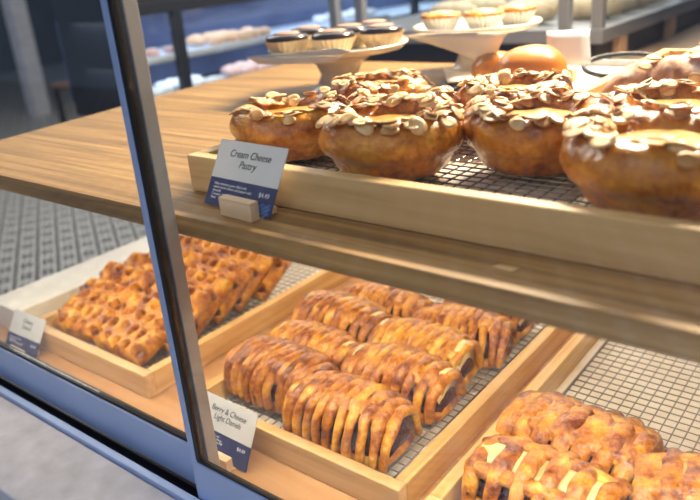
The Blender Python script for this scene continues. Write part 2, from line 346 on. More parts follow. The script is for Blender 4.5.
boxo('side_pane', M['glass'], sc3, U - .016, U - .013, -V + .03, .085, z(.289), z(.745))
boxo('back_panel', M['enamel'], sc3, -U, U, V - .008, V, z(.289), z(.75))
brd = bmesh.new(); lathe(brd, [(.004, -.09), (.022, -.08), (.034, -.04), (.036, 0), (.034, .04), (.022, .08), (.004, .09)], 14)
bmesh.ops.rotate(brd, verts=brd.verts, cent=(0, 0, 0), matrix=Matrix.Rotation(PI / 2, 3, 'Y')); lump(brd, .004, 40)
bmesh.ops.translate(brd, verts=brd.verts, vec=(0, 0, .031))
for v in brd.verts: v.co.z = max(v.co.z, 0)
bme = bpy.data.meshes.new('bread'); brd.to_mesh(bme); brd.free(); bme.materials.append(M['bread'])
for p in bme.polygons: p.use_smooth = True
m3 = Matrix.Identity(4)
for i, (xx, yy, zz, g) in enumerate([(.02, 1.30, .2885, 0), (.02, 1.42, .2885, 0), (.02, 1.54, .2885, 0), (.02, 1.66, .2885, 0), (-.10, 1.22, .2885, 1), (-.14, 1.34, .2885, 1), (-.34, 1.3, .2885, 1), (-.34, 1.45, .2885, 1)]):
    o = bpy.data.objects.new('bread_loaf', bme); COL.objects.link(o); o.location = (xx, yy, zz); o.scale = (.8, .8, .75); o.rotation_euler = (0, 0, rnd.uniform(-.2, .2))
    tag(o, ['pale bread loaf in the steel case at top right, ', 'pale bread loaf behind the steel case front glass, '][g] + ['nearest', 'second nearest', 'third nearest', 'farthest back'][i % 4], 'bread', ['breads at the top right', 'breads behind the middle glass'][g])

# ---------------------------------------------------------------- own display case
dc = empty('display_case', (0, 0, 0), 'low wood-decked bakery case with a grey stone front ledge in the foreground', 'display case')
boxo('deck', M['deck_wood'], dc, -.375, 1.25, -.080, .66, -.02, 0, bev=.001)
boxo('base_cabinet', M['white'], dc, -.375, 1.25, -.080, .66, FZ, -.021)
boxo('side_ledge', M['white'], dc, -.372, -.290, .003, .66, .0005, .04, bev=.002)
boxo('track', M['gasket'], dc, -.375, 1.25, -.1045, -.0805, -.02, .022)
boxo('track_lip', M['alu'], dc, -.375, 1.25, -.1125, -.105, -.02, .033, bev=.0008)
boxo('track_rib', M['gasket'], dc, -.375, 1.25, -.0955, -.0940, .0221, .030)
boxo('front_ledge', M['counter'], dc, -.42, 1.25, -.197, -.113, -.02, .028, bev=.002)
boxo('ledge_front', M['alu'], dc, -.42, 1.25, -.196, -.1135, FZ, -.021)

sh = empty('display_shelf', (0, 0, .27), 'thick oak upper shelf carrying the almond pastries and cake stands', 'shelf')
bm = prism(bmesh.new(), [(-.225, -.0734), (1.25, -.0734), (1.25, .66), (-.305, .66), (-.295, .40)], 0, .016)
bmesh.ops.bevel(bm, geom=bm.edges[:], offset=.0008, segments=2, affect='EDGES')
obj('board', bm, M['oak'], sh)
boxo('light_channel', M['alu_grey'], sh, -.20, 1.2, -.045, -.025, -.0075, -.0005)
boxo('rear_light_channel', M['alu_grey'], sh, -.30, .5, .44, .46, -.0075, -.0005)
boxo('rear_beam', M['black'], sh, -.29, 1.2, .60, .64, -.020, -.0005)
for xx in (-.285, 1.2): boxo('bracket', M['alu_grey'], sh, xx - .008, xx + .008, .60, .64, -.2695, -.0205)
tag(obj('crumb', lump(prism(bmesh.new(), [(0, 0), (.013, -.002), (.016, .005), (.003, .005)], 0, .0006), .0004, 90), M['bamboo_x'], None, (.470, -.050, .2862)), 'flat scrap of paper lying on the front edge of the oak shelf', 'scrap')

# sliding doors
dl = empty('sliding_door', (0, -.088, .030), 'left sliding glass door with a wide blue-grey bottom rail', 'door')
boxo('rail', M['alu'], dl, -.37, .198, -.005, .005, .001, .045, bev=.0008)
boxo('gasket', M['gasket'], dl, -.37, .198, -.003, .003, .0452, .0485)
stl = boxo('stile', M['alu_grey'], dl, .199, .222, -.006, .006, .001, .75, bev=.0010)
boxo('stile_groove', M['alu'], stl, .2045, .2165, -.0072, -.0062, .001, .75)
boxo('pane', M['glass'], dl, -.37, .1988, -.0012, .0012, .0487, .75)
dr = empty('sliding_door', (0, -.100, .030), 'right sliding glass door with a narrow blue stile at its left edge', 'door')
boxo('rail', M['alu'], dr, .2105, 1.25, -.0035, .0035, .001, .042, bev=.0008)
boxo('gasket', M['gasket'], dr, .2170, 1.25, -.0022, .0022, .0422, .0450)
boxo('stile', M['alu'], dr, .2105, .2178, -.0035, .0035, .0422, .75, bev=.0008)
boxo('stile_seal', M['gasket'], dr, .2180, .2225, -.0030, .0030, .0452, .75)
boxo('pane', M['glass'], dr, .2227, 1.25, -.0012, .0012, .0452, .75)

# ---------------------------------------------------------------- bamboo trays, liners, racks
def tray(name, x0, x1, y0, y1, z0, label, h=.032, t=.0125):
    r_ = empty(name, ((x0 + x1) / 2, (y0 + y1) / 2, z0), label, 'tray', 'bamboo trays')
    a, b = (x1 - x0) / 2, (y1 - y0) / 2
    boxo('tray_bottom', M['bamboo_x'], r_, -a + .003, a - .003, -b + .003, b - .003, .0006, .005)
    for nm, mm, q in (('front_wall', 'bamboo_x', (-a, a, -b, -b + t)), ('back_wall', 'bamboo_x', (-a, a, b - t, b)), ('side_wall', 'bamboo_y', (-a, -a + t, -b + t, b - t)), ('side_wall', 'bamboo_y', (a - t, a, -b + t, b - t))):
        boxo(nm, M[mm], r_, *q, .0006, h, bev=.0012)
    return (x0 + t, x1 - t, y0 + t, y1 - t, z0)
def liner(inn, label):
    x0, x1, y0, y1, z0 = inn; bm = bmesh.new(); n = 40
    g = [[bm.verts.new((x0 + .002 + (x1 - x0 - .004) * i / n, y0 + .002 + (y1 - y0 - .004) * j / n, z0 + .0062 + .0022 * abs(noise.noise(Vector((i * .37, j * .11, x0)))))) for j in range(n + 1)] for i in range(n + 1)]
    for i in range(n):
        for j in range(n): bm.faces.new((g[i][j], g[i + 1][j], g[i + 1][j + 1], g[i][j + 1]))
    o = obj('parchment_sheet', bm, M['liner'], None, smooth=True); s = o.modifiers.new('s', 'SOLIDIFY'); s.thickness = .0003; s.offset = 1
    return tag(o, label, 'paper', 'liners under the racks')
def rack(inn, zr, label, gap=.012, cell=.011):
    x0, x1, y0, y1, z0 = inn; cx, cy = (x0 + x1) / 2, (y0 + y1) / 2
    a, b = (x1 - x0) / 2 - gap, (y1 - y0) / 2 - gap
    r_ = empty('wire_rack', (cx, cy, z0 + zr), label, 'rack', 'wire cooling racks'); bm = bmesh.new(); wr = .0007
    nx = int(2 * a / cell); ny = int(2 * b / cell)
    for i in range(1, nx): tube(bm, [(-a + 2 * a * i / nx, -b, 0), (-a + 2 * a * i / nx, b, 0)], wr, seg=5)
    for j in range(1, ny): tube(bm, [(-a, -b + 2 * b * j / ny, .0011), (a, -b + 2 * b * j / ny, .0011)], wr, seg=5)
    obj('mesh_wires', bm, M['wire'], r_, smooth=True)
    bm = bmesh.new()
    for p, q in (((-a, -b), (a, -b)), ((a, -b), (a, b)), ((a, b), (-a, b)), ((-a, b), (-a, -b))): tube(bm, [(*p, 0), (*q, 0)], .0016, seg=8)
    obj('frame', bm, M['wire'], r_, smooth=True)
    for sx in (-a, a):
        for sy in (-b, b):
            bm = bmesh.new(); tube(bm, [(sx, sy, 0), (sx, sy, -(zr - .0088))], .0016, seg=8, up=Vector((1, 0, 0))); obj('foot', bm, M['wire'], r_, smooth=True)
    return z0 + zr + .0020
inA = tray('serving_tray', -.265, 0, -.002, .45, 0, 'bamboo tray of pitted square pastries at the left end of the lower deck')
inB = tray('serving_tray', .073, .355, -.002, .45, 0, 'bamboo tray of dark-filled lattice pastries in the middle of the lower deck')
inC = tray('serving_tray', .3785, .66, -.002, .45, 0, 'bamboo tray at the lower right, with mostly bare rack behind its pastries')
inU = tray('serving_tray', .1716, .640, -.0236, .285, .286, 'bamboo tray of almond topped ring pastries on the oak shelf')
inK = tray('serving_tray', .372, .66, .300, .62, .286, 'bamboo tray of sugared twists behind the almond ring pastries')
for i_, n_ in ((inA, 'lower left tray of pitted pastries'), (inB, 'middle tray of lattice pastries'), (inC, 'lower right tray of lattice pastries'), (inU, 'almond ring pastry tray')):
    liner(i_, 'cream parchment sheet lining the ' + n_)
zA = rack(inA, .015, 'wire rack under the pitted square pastries')
zB = rack(inB, .015, 'wire rack under the middle tray lattice pastries')
zC = rack(inC, .015, 'wire rack, half bare, in the lower right tray', gap=.016)
zU = rack(inU, .0115, 'wire rack under the almond ring pastries', gap=.004)

# ---------------------------------------------------------------- lattice pastries
def lattice(name, L, W, H, nst, seed, crust, fill, wid=.62, band=False, slant=.010, custard=True, squash=.66, fan=0, topw=.62, shell=.24):
    """loaf shaped filled pastry: filling, base dough, arched dough strips"""
    rn = random.Random(seed); r_ = bpy.data.objects.new(name, None); COL.objects.link(r_); r_.empty_display_size = .02
    def sc_x(x): u = min(1, abs(2 * x / L)); return 1 - .26 * u ** 3.4
    # filling body
    bm = bmesh.new(); nx, nt = 22, 18; rings = []
    for i in range(nx + 1):
        x = -L / 2 * .93 + L * .93 * i / nx; u = abs(2 * i / nx - 1); s = sc_x(x) * (.90 - .30 * u ** 7)
        rings.append([bm.verts.new((x, W / 2 * s * math.cos(PI * k / nt), .004 + (H * .93 * s) * math.sin(PI * k / nt) ** squash)) for k in range(nt + 1)])
    for a, b in zip(rings, rings[1:]):
        for k in range(nt): bm.faces.new((a[k], a[k + 1], b[k + 1], b[k]))
        bm.faces.new((a[nt], a[0], b[0], b[nt]))
    bm.faces.new(rings[0][::-1]); bm.faces.new(rings[-1]); lump(bm, .0022, 90, seed); fil = obj('filling', bm, M[fill], r_, smooth=True)
    # base dough
    bm = bmesh.new(); prof = []
    n = 44; lo = []; hi = []; mid = []
    for k in range(n):
        a = 2 * PI * k / n; ca, sa = math.cos(a), math.sin(a)
        px = L / 2 * .98 * math.copysign(abs(ca) ** .45, ca); py = W / 2 * 1.0 * math.copysign(abs(sa) ** .55, sa)
        lo.append(bm.verts.new((px * .94, py * .92, .0))); mid.append(bm.verts.new((px, py, .006))); hi.append(bm.verts.new((px * .95, py * .93, .012)))
    bm.faces.new(lo[::-1]); bm.faces.new(hi)
    for A_, B_ in ((lo, mid), (mid, hi)):
        for k in range(n): bm.faces.new((A_[k], A_[(k + 1) % n], B_[(k + 1) % n], B_[k]))
    lump(bm, .0016, 60, seed + 1); obj('base_dough', bm, M[crust], r_, smooth=True)
    # continuous dough crown that the strips run over
    bm = bmesh.new(); ns_, nk = 34, 22; out = []; inn_ = []
    for i in range(ns_ + 1):
        x = -L / 2 * .95 + L * .95 * i / ns_; s = sc_x(x); a, b = [], []
        for k in range(nk + 1):
            th = PI * (shell + (1 - 2 * shell) * k / nk); c_, st = math.cos(th), math.sin(th)
            rip = .0007 * math.cos(2 * PI * (x + L / 2) / (L / nst)) * -1
            a.append(bm.verts.new((x, W / 2 * s * 1.02 * c_, .003 + (H + .0035 + rip) * s * st ** squash)))
            b.append(bm.verts.new((x, W / 2 * s * .94 * c_, .003 + (H - .002) * s * st ** squash)))
        out.append(a); inn_.append(b)
    for i in range(ns_):
        for k in range(nk):
            bm.faces.new((out[i][k], out[i][k + 1], out[i + 1][k + 1], out[i + 1][k])); bm.faces.new((inn_[i][k], inn_[i + 1][k], inn_[i + 1][k + 1], inn_[i][k + 1]))
        for k in (0, nk): bm.faces.new((out[i][k], out[i + 1][k], inn_[i + 1][k], inn_[i][k]))
    for i in (0, ns_):
        for k in range(nk): bm.faces.new((out[i][k], out[i][k + 1], inn_[i][k + 1], inn_[i][k]))
    lump(bm, .0014, 110, seed + 9); lump(bm, .0030, 38, seed)
    if shell < .45: obj('dough_crown', bm, M[crust], r_, smooth=True)
    else: bm.free()
    pitch = L / nst
    for i in range(nst):
        x = -L / 2 + pitch * (i + .5) + rn.uniform(-.0008, .0008); s = sc_x(x); pts = []; ups = []; ra = []; rb = []
        end = i in (0, nst - 1); sl = slant * rn.uniform(.8, 1.2)
        K = 22
        for k in range(K + 1):
            th = PI * (-.03 + 1.06 * k / K); st = max(0, math.sin(th)); c_ = math.cos(th)
            yy = W / 2 * s * 1.02 * c_; zz = .003 + H * s * st ** squash
            xx = x * (1 + fan * max(0, -c_)) - sl * max(0, -c_) * (1 - .5 * abs(2 * x / L)) + .001 * noise.noise(Vector((k * .5, i * 3.1, seed)))
            xx = max(-L / 2 + .002, min(L / 2 - .002, xx))
            pts.append((xx, yy, zz)); ups.append(Vector((0, c_ * .9, st + .15)).normalized())
            wv = pitch * (wid * .56 + (topw - wid * .56) * max(0, st) ** 2.0) * (1 + .10 * noise.noise(Vector((k * .6, i * 1.7, seed + 5))))
            if end: wv *= 1.05
            ra.append(max(.0015, wv)); rb.append(.0052 + .0006 * st)
        bm = bmesh.new(); tube(bm, pts, ra, rb, seg=10, up=ups); lump(bm, .0014, 150, seed + i); lump(bm, .0030, 38, seed)
        o = obj('dough_strip', bm, M[crust], r_, smooth=True); sub = o.modifiers.new('s', 'SUBSURF'); sub.levels = 1; sub.render_levels = 1
    if band:
        for th in (PI * .27, PI * .62):
            pts = []; ups = []
            for k in range(25):
                x = -L / 2 * .97 + L * .97 * k / 24; s = sc_x(x)
                for_s = math.sin(PI - th)
                pts.append((x, -W / 2 * s * math.cos(th), .003 + H * s * for_s ** squash)); ups.append(Vector((0, -math.cos(th), math.sin(th))))
            bm = bmesh.new(); tube(bm, pts, .0075, .0050, seg=10, up=ups); lump(bm, .0016, 90, seed); obj('dough_band', bm, M[crust], r_, smooth=True)
    if custard:
        bm = bmesh.new(); pts = [(-L / 2 * .90 + L * .90 * k / 14, 0, H * .52 + .004) for k in range(15)]
        tube(bm, pts, W * .27, H * .47 * .90, seg=14); lump(bm, .0015, 80, seed); obj('cream_filling', bm, M['pale_custard'], fil, smooth=True)
    else:
        pass
    return r_
def put(o, x, y, zz, rz=0, label='', cat='pastry', group=None, s=1.0, tilt=(0, 0)):
    o.location = (x, y, zz); o.rotation_euler = (tilt[0], tilt[1], rz); o.scale = (s, s, s); tag(o, label, cat, group); return o
LB = lattice('lattice_pastry', .122, .074, .052, 12, 1, 'crust_dark', 'berry', wid=.90, slant=.016, custard=False, shell=.16)
LM = lattice('lattice_pastry', .116, .068, .048, 10, 2, 'crust', 'berry', wid=.78, slant=.010, custard=True, topw=.57)
LG = lattice('lattice_pastry', .116, .070, .050, 10, 3, 'crust_light', 'berry', wid=.80, slant=.009, custard=True, topw=.57)
LF = lattice('lattice_pastry', .124, .076, .053, 11, 4, 'crust', 'berry', wid=.72, slant=.004, custard=False, fan=.16, shell=.30)
G = 'lattice pastries in the middle tray'
put(LB, .148, .076, zB, -.02, 'dark glazed berry lattice pastry at the front left of the middle tray', group=G)
put(LF, .262, .054, zB, .0, 'fan-slashed lattice pastry at the front right corner of the middle tray', group=G, s=1.0)
put(copy_tree(LM), .146, .136, zB, .02, 'brown lattice pastry second from the front in the left row of the middle tray', group=G, s=.95)
put(LM, .133, .206, zB, -.03, 'tall lattice pastry third from the front in the left row of the middle tray', group=G, s=1.05)
put(copy_tree(LF), .158, .262, zB, .0, 'lattice pastry peeking out rearmost in the left row of the middle tray', group=G, s=.92)
put(copy_tree(LM), .268, .134, zB, .06, 'golden lattice pastry just behind the fan-slashed one in the middle tray', group=G, s=1.04)
put(LG, .258, .194, zB, .02, 'pale golden lattice pastry with cream at its open end, middle tray right row', group=G, s=1.02)
put(copy_tree(LF), .274, .258, zB, .10, 'lattice pastry with dark open slits, fourth in the right row of the middle tray', group=G, s=.90)
put(copy_tree(LM), .272, .328, zB, -.02, 'rearmost lattice pastry in the right row of the middle tray', group=G, s=.92)
LC = lattice('lattice_pastry', .126, .078, .042, 6, 7, 'crust', 'berry', wid=.58, band=True, slant=.0, custard=True, topw=.40, shell=.5)
LD = lattice('lattice_pastry', .130, .080, .034, 7, 8, 'crust', 'caramel', wid=.86, band=True, slant=.006, custard=False, topw=.56, shell=.18)
G = 'lattice pastries in the lower right tray'
put(LC, .461, .062, zC, -.02, 'pastry with yellow cream windows over dark berry slots, front left of the lower right tray', group=G, s=1.02)
put(LD, .456, .150, zC, -.06, 'flat golden lumpy pastry behind the yellow-windowed one in the lower right tray', group=G, s=1.0)
LE = copy_tree(LD); put(LE, .580, .135, zC, .30, 'golden pastry cut off by the right edge of the picture', group=G, s=1.0)
put(copy_tree(LC), .585, .045, zC, .1, 'pastry in the bottom right corner of the lower right tray', group=G, s=.95)

# ---------------------------------------------------------------- pitted square pastries (left tray)
def pitted(seed):
    r_ = bpy.data.objects.new('pitted_pastry', None); COL.objects.link(r_); r_.empty_display_size = .02
    LX, LY, T = .104, .096, .024; n = 56; bm = bmesh.new(); hi = []; lo = []
    pits = []
    for j in range(4):
        for i in range(5):
            px = -.042 + i * .021 + (.0105 if j % 2 else 0); py = -.034 + j * .0225
            if px < .048: pits.append((px, py))
    for i in range(n + 1):
        a, b = [], []
        for j in range(n + 1):
            u = 2 * i / n - 1; v = 2 * j / n - 1; k = 1 - .05 * (abs(u) ** 6 + abs(v) ** 6) * .5
            x = LX / 2 * u * (1 - .05 * v ** 4); y = LY / 2 * v * (1 - .05 * u ** 4)
            e = max(abs(u), abs(v)); zz = T * (1 - max(0, (e - .80) / .20) ** 2 * .62) * (1 + .06 * noise.noise(Vector((x * 60, y * 60, seed))))
            for px, py in pits:
                d = math.hypot(x - px, y - py) / .0080
                if d < 1.6: zz += .0016 * math.exp(-((d - 1.15) / .25) ** 2) - (.0135 * (1 - min(1, d) ** 4) if d < 1 else 0)
            a.append(bm.verts.new((x, y, zz))); b.append(bm.verts.new((x * .97, y * .97, 0)))
        hi.append(a); lo.append(b)
    for i in range(n):
        for j in range(n):
            bm.faces.new((hi[i][j], hi[i + 1][j], hi[i + 1][j + 1], hi[i][j + 1])); bm.faces.new((lo[i][j], lo[i][j + 1], lo[i + 1][j + 1], lo[i + 1][j]))
    for i in range(n):
        bm.faces.new((hi[i][0], lo[i][0], lo[i + 1][0], hi[i + 1][0])); bm.faces.new((hi[i][n], hi[i + 1][n], lo[i + 1][n], lo[i][n]))
        bm.faces.new((hi[0][i], hi[0][i + 1], lo[0][i + 1], lo[0][i])); bm.faces.new((hi[n][i], lo[n][i], lo[n][i + 1], hi[n][i + 1]))
    lump(bm, .0018, 40, seed); obj('crust', bm, M['crust'], r_, smooth=True)
    for px, py in pits:
        bm = bmesh.new(); lathe(bm, [(.0005, .008), (.0068, .008), (.0072, .0130), (.004, .0136), (.0005, .0136)], 12); bmesh.ops.translate(bm, verts=bm.verts, vec=(px, py, 0)); obj('filling', bm, M['caramel'], r_, smooth=True)
    return r_
P1, P2 = pitted(1), pitted(2)
G = 'pitted pastries in the left tray'
ords = ['frontmost', 'second from the front', 'third from the front', 'fourth from the front', 'fifth from the front', 'rearmost']
first = {0: P1, 1: P2}
for colm, (x, y0, dy, nrow) in enumerate([(-.188, .062, .041, 6), (-.078, .060, .041, 6)]):
    for k in range(nrow):
        proto = first[(colm + k) % 2]
        use = proto if (k == 0) else copy_tree(proto)
        use = use if not (k == 0 and colm == 1 and proto.get('label')) else copy_tree(proto)
        tl = math.radians(33 if k else 24)
        put(use, x + random.Random(k * 5 + colm).uniform(-.006, .006), y0 + dy * k, zA + .0005 + .048 * math.sin(tl), (-.03 if colm else .03), '%s pitted square pastry in the %s row of the lower left tray' % (ords[k], ['left', 'right'][colm]), group=G, tilt=(tl, 0), s=.96)

# ---------------------------------------------------------------- almond ring pastries
def flake_mesh(seed, m):
    rn = random.Random(seed); bm = bmesh.new(); n = 14; a, b = .0074 * rn.uniform(.85, 1.15), .0056 * rn.uniform(.9, 1.1); t = .0004
    def P(r_, k, zz):
        an = 2 * PI * k / n; x = a * r_ * math.cos(an) * (1 + .12 * math.cos(an)); y = b * r_ * math.sin(an)
        return Vector((x, y, zz + 14 * x * x * (1 if seed % 2 else -1) + 6 * y * y))
    top = [bm.verts.new(P(1, k, t)) for k in range(n)]; bot = [bm.verts.new(P(1, k, -t)) for k in range(n)]
    ti = [bm.verts.new(P(.55, k, t)) for k in range(n)]; bi = [bm.verts.new(P(.55, k, -t)) for k in range(n)]
    bm.faces.new(ti); bm.faces.new(bi[::-1])
    for k in range(n):
        q = (k + 1) % n
        bm.faces.new((top[k], top[q], ti[q], ti[k])); bm.faces.new((bot[q], bot[k], bi[k], bi[q])); bm.faces.new((bot[k], bot[q], top[q], top[k]))
    me = bpy.data.meshes.new('almond_flake'); bm.to_mesh(me); bm.free(); me.materials.append(m)
    for p in me.polygons: p.use_smooth = True
    return me
FL = [flake_mesh(s, M['almond' if s < 5 else 'almond_toast']) for s in range(7)]
def ring(seed, nfl):
    r_ = bpy.data.objects.new('almond_ring_pastry', None); COL.objects.link(r_); r_.empty_display_size = .02
    prof = [(.002, 0), (.030, 0), (.041, .002), (.0455, .008), (.0490, .0160), (.0505, .0180), (.0548, .0205), (.0585, .027), (.0592, .034), (.0565, .041), (.0515, .0455), (.0450, .0475), (.0385, .0460), (.0330, .0415), (.029, .036), (.022, .033), (.002, .033)]
    def fn(r, zz, a, k):
        n1 = noise.noise(Vector((math.cos(a) * 1.3, math.sin(a) * 1.3, seed * 4.1))); n2 = noise.noise(Vector((math.cos(a) * 3, math.sin(a) * 3, seed + zz * 40)))
        f = min(1, zz / .05)
        return r * (1 + .05 * n1 + .03 * n2) , zz * (1 + .10 * n1 * f + .05 * n2 * f)
    bm = bmesh.new(); lathe(bm, prof, 56, fn); lump(bm, .0016, 70, seed); bmesh.ops.recalc_face_normals(bm, faces=bm.faces[:])
    for v in bm.verts: v.co.z = max(0, v.co.z)
    tree = BVHTree.FromBMesh(bm)
    o = obj('crust', bm, M['donut'], r_, smooth=True); s = o.modifiers.new('s', 'SUBSURF'); s.levels = 1; s.render_levels = 1
    bm = bmesh.new(); lathe(bm, [(.002, .030), (.031, .030), (.0318, .0375), (.026, .0400), (.012, .0395), (.002, .039)], 36); lump(bm, .0015, 60, seed); obj('custard', bm, M['custard'], r_, smooth=True)
    rn = random.Random(seed * 11)
    for i in range(nfl):
        a = rn.uniform(0, 2 * PI); rr = rn.triangular(.030, .058, .043)
        hit = tree.ray_cast(Vector((rr * math.cos(a), rr * math.sin(a), .2)), Vector((0, 0, -1)))
        if hit[0] is None: continue
        p, nn = hit[0], hit[1]
        if nn.z < .25: continue
        nn = (nn + Vector((rn.uniform(-1, 1), rn.uniform(-1, 1), rn.uniform(0, .6))) * .30).normalized()
        fo = bpy.data.objects.new('almond_flake', FL[rn.randrange(7)]); COL.objects.link(fo); fo.parent = r_
        q = nn.to_track_quat('Z', 'Y').to_matrix() @ Matrix.Rotation(rn.uniform(0, 6.28), 3, 'Z'); s_ = rn.uniform(.8, 1.2)
        fo.matrix_local = Matrix.Translation(p + nn * rn.uniform(.0010, .0030)) @ q.to_4x4() @ Matrix.Scale(s_, 4)
    return r_
G = 'almond ring pastries on the oak shelf'
R1, R2, R3, R4 = ring(1, 52), ring(2, 76), ring(3, 66), ring(5, 70)
put(R1, .209, .070, zU, .3, 'leftmost almond ring pastry, lowest topped, just behind the price card', group=G, s=.95)
put(R2, .327, .058, zU, 0, 'almond ring pastry second from left at the front of the tray', group=G)
put(R3, .425, .114, zU, .5, 'third almond ring pastry from the left, centre of the tray', group=G, s=.98)
put(R4, .530, .060, zU, 1.2, 'largest looking almond ring pastry, front right by the picture edge', group=G, s=1.06)
put(copy_tree(R3), .272, .153, zU, 2.0, 'almond ring pastry half hidden directly behind the second front one', group=G, s=.89)
put(copy_tree(R4), .199, .219, zU, 2.9, 'rearmost almond ring pastry in front of the chocolate tart stand', group=G, s=.90)
put(copy_tree(R2), .352, .218, zU, 2.5, 'almond ring pastry in the back row below the round bun', group=G, s=.92)
put(copy_tree(R1), .505, .182, zU, 2.2, 'almond ring pastry in the back row below the sugared twists', group=G, s=.95)
put(copy_tree(R2),   .604, .150, zU, 4.2, 'almond ring pastry cut off by the right edge behind the largest one', group=G, s=.8)

# ---------------------------------------------------------------- sugared twists in the rear right tray
def twist(seed):
    r_ = bpy.data.objects.new('twist_pastry', None); COL.objects.link(r_); r_.empty_display_size = .02
    K = 90; bm = bmesh.new(); pts = []; ra = []; L = .15
    for k in range(K + 1):
        u = k / K * 2 - 1; env = (1 - abs(u) ** 2.4) ** .5 if abs(u) < 1 else 0
        rdg = 1 + .04 * math.sin(u * 22); pts.append((u * L / 2, -.02 * u * u + .01, .029 * max(.25, env))); ra.append(max(.003, .030 * env * rdg))
    tube(bm, pts, ra, [a * .93 for a in ra], seg=28); 
    for v in bm.verts:
        c_ = Vector((v.co.x, -.02 * (v.co.x * 2 / L) ** 2 + .01, .029)); d = v.co - c_; an = math.atan2(d.z, d.y)
        v.co += d * (.055 * math.sin(v.co.x * 170 + an * 2.0))
    lump(bm, .002, 60, seed)
    for v in bm.verts: v.co.z = max(0, v.co.z)
    o = obj('crust', bm, M['sugar_crust'], r_, smooth=True)
    rn = random.Random(seed)
    for i in range(7):
        u = rn.uniform(-.75, .75); an = rn.uniform(.15, PI - .15) ; env = (1 - abs(u) ** 2.4) ** .5; rr = .031 * env
        fo = bpy.data.objects.new('almond_flake', FL[rn.randrange(7)]); COL.objects.link(fo); fo.parent = r_
        nn = Vector((rn.uniform(-.3, .3), math.cos(an), math.sin(an))).normalized()
        fo.matrix_local = Matrix.Translation((u * L / 2, -.02 * u * u + .01 + rr * math.cos(an), .029 * env + rr * math.sin(an))) @ (nn.to_track_quat('Z', 'Y').to_matrix() @ Matrix.Rotation(rn.uniform(0, 6), 3, 'Z')).to_4x4()
    return r_
T1 = twist(3); zK = .286 + .0058
put(T1, .470, .345, zK, .1, 'sugar dusted twist pastry at the front of the rear right tray', group='sugared twists', s=1.0)
put(copy_tree(T1), .500, .420, zK, -.1, 'sugar dusted twist pastry behind the front twist, at the right edge', group='sugared twists', s=1.05)
put(copy_tree(T1), .510, .500, zK, .2, 'rearmost sugar dusted twist pastry in the rear right tray', group='sugared twists', s=1.1)

# ---------------------------------------------------------------- cake stands
def cake_stand(x, y, zp, rp, label):
    r_ = empty('cake_stand', (x, y, .2865), label, 'cake stand', 'white cake stands'); h = zp - .2865
    bm = bmesh.new(); lathe(bm, [(.002, 0), (.046, 0), (.047, .003), (.042, .006), (.033, .012), (.027, h * .45), (.033, h * .70), (.050, h - .006)], 48); obj('pedestal', bm, M['ceramic'], r_, smooth=True)
    bm = bmesh.new(); lathe(bm, [(.002, h - .005), (.05, h - .005), (rp * .9, h - .001), (rp, h + .006), (rp - .001, h + .009), (rp * .93, h + .006), (rp * .86, h + .002), (.002, h + .002)], 64); obj('plate', bm, M['ceramic'], r_, smooth=True)
    return r_
cake_stand(.000, .400, .343, .098, 'white pedestal cake stand of chocolate tarts at the left')
cake_stand(.118, .580, .350, .094, 'white pedestal cake stand of fruit tarts behind the left stand')
def tart(kind):
    r_ = bpy.data.objects.new('tart', None); COL.objects.link(r_); r_.empty_display_size = .02
    seg = 72; bm = bmesh.new(); rr0, rr1, hh = (.022, .034, .022)
    def fl(r, zz, a, k): return r * (1 + .035 * math.cos(a * 24)), zz
    lathe(bm, [(.002, 0), (rr0, 0), (rr1, hh), (rr1 - .0008, hh), (rr0 - .001, .001), (.002, .001)], 96, fl); obj('paper_cup', bm, M['cup_paper' if kind == 'choc' else 'white_cup'], r_, smooth=False)
    if kind == 'choc':
        bm = bmesh.new(); lathe(bm, [(.002, .003), (.021, .003), (.0315, .020), (.0325, .0255), (.029, .0290), (.022, .0305), (.002, .0305)], 40); obj('shell', bm, M['choc'], r_, smooth=True)
        bm = bmesh.new(); lathe(bm, [(.002, .0306), (.021, .0306), (.018, .0325), (.010, .0335), (.002, .034)], 32); obj('filling', bm, M['cocoa'], r_, smooth=True)
    else:
        bm = bmesh.new(); lathe(bm, [(.002, .003), (.021, .003), (.0325, .021), (.035, .0255), (.032, .029), (.026, .0290), (.002, .028)], 40); lump(bm, .0015, 80, 2); obj('shell', bm, M['crust_light'], r_, smooth=True)
        bm = bmesh.new(); lathe(bm, [(.002, .0285), (.024, .0285), (.020, .031), (.002, .033)], 32); obj('filling', bm, M['custard'], r_, smooth=True)
    return r_
TC = tart('choc'); TF = tart('fruit')
lab = ['front left chocolate tart on the left cake stand', 'front centre chocolate tart with a raised tan middle on the left cake stand', 'front right chocolate tart on the left cake stand', 'back left chocolate tart on the left cake stand', 'back centre chocolate tart on the left cake stand', 'back right chocolate tart on the left cake stand']
def shelf_xy(o, c, u, v): return (c[0] + .788 * u - .6 * v, c[1] + .611 * u + .77 * v)
for i, (u, v) in enumerate([(-.078, -.032), (-.005, -.056), (.070, -.030), (-.048, .046), (.020, .020), (.062, .058)]):
    x, y = shelf_xy(None, (.000, .400), u * .86, v * .86)
    put(TC if i == 0 else copy_tree(TC), x, y, .3455, .4 * i, lab[i], 'tart', 'chocolate tarts', s=.90)
lab = ['left fruit tart in a white cup on the farther cake stand', 'middle fruit tart in a white cup on the farther cake stand', 'right fruit tart in a white cup on the farther cake stand']
for i, (u, v) in enumerate([(-.062, -.012), (.006, -.035), (.068, .0)]):
    x, y = shelf_xy(None, (.118, .580), u * .86, v * .86)
    put(TF if i == 0 else copy_tree(TF), x, y, .3525, .4 * i, lab[i], 'tart', 'fruit tarts', s=.84)
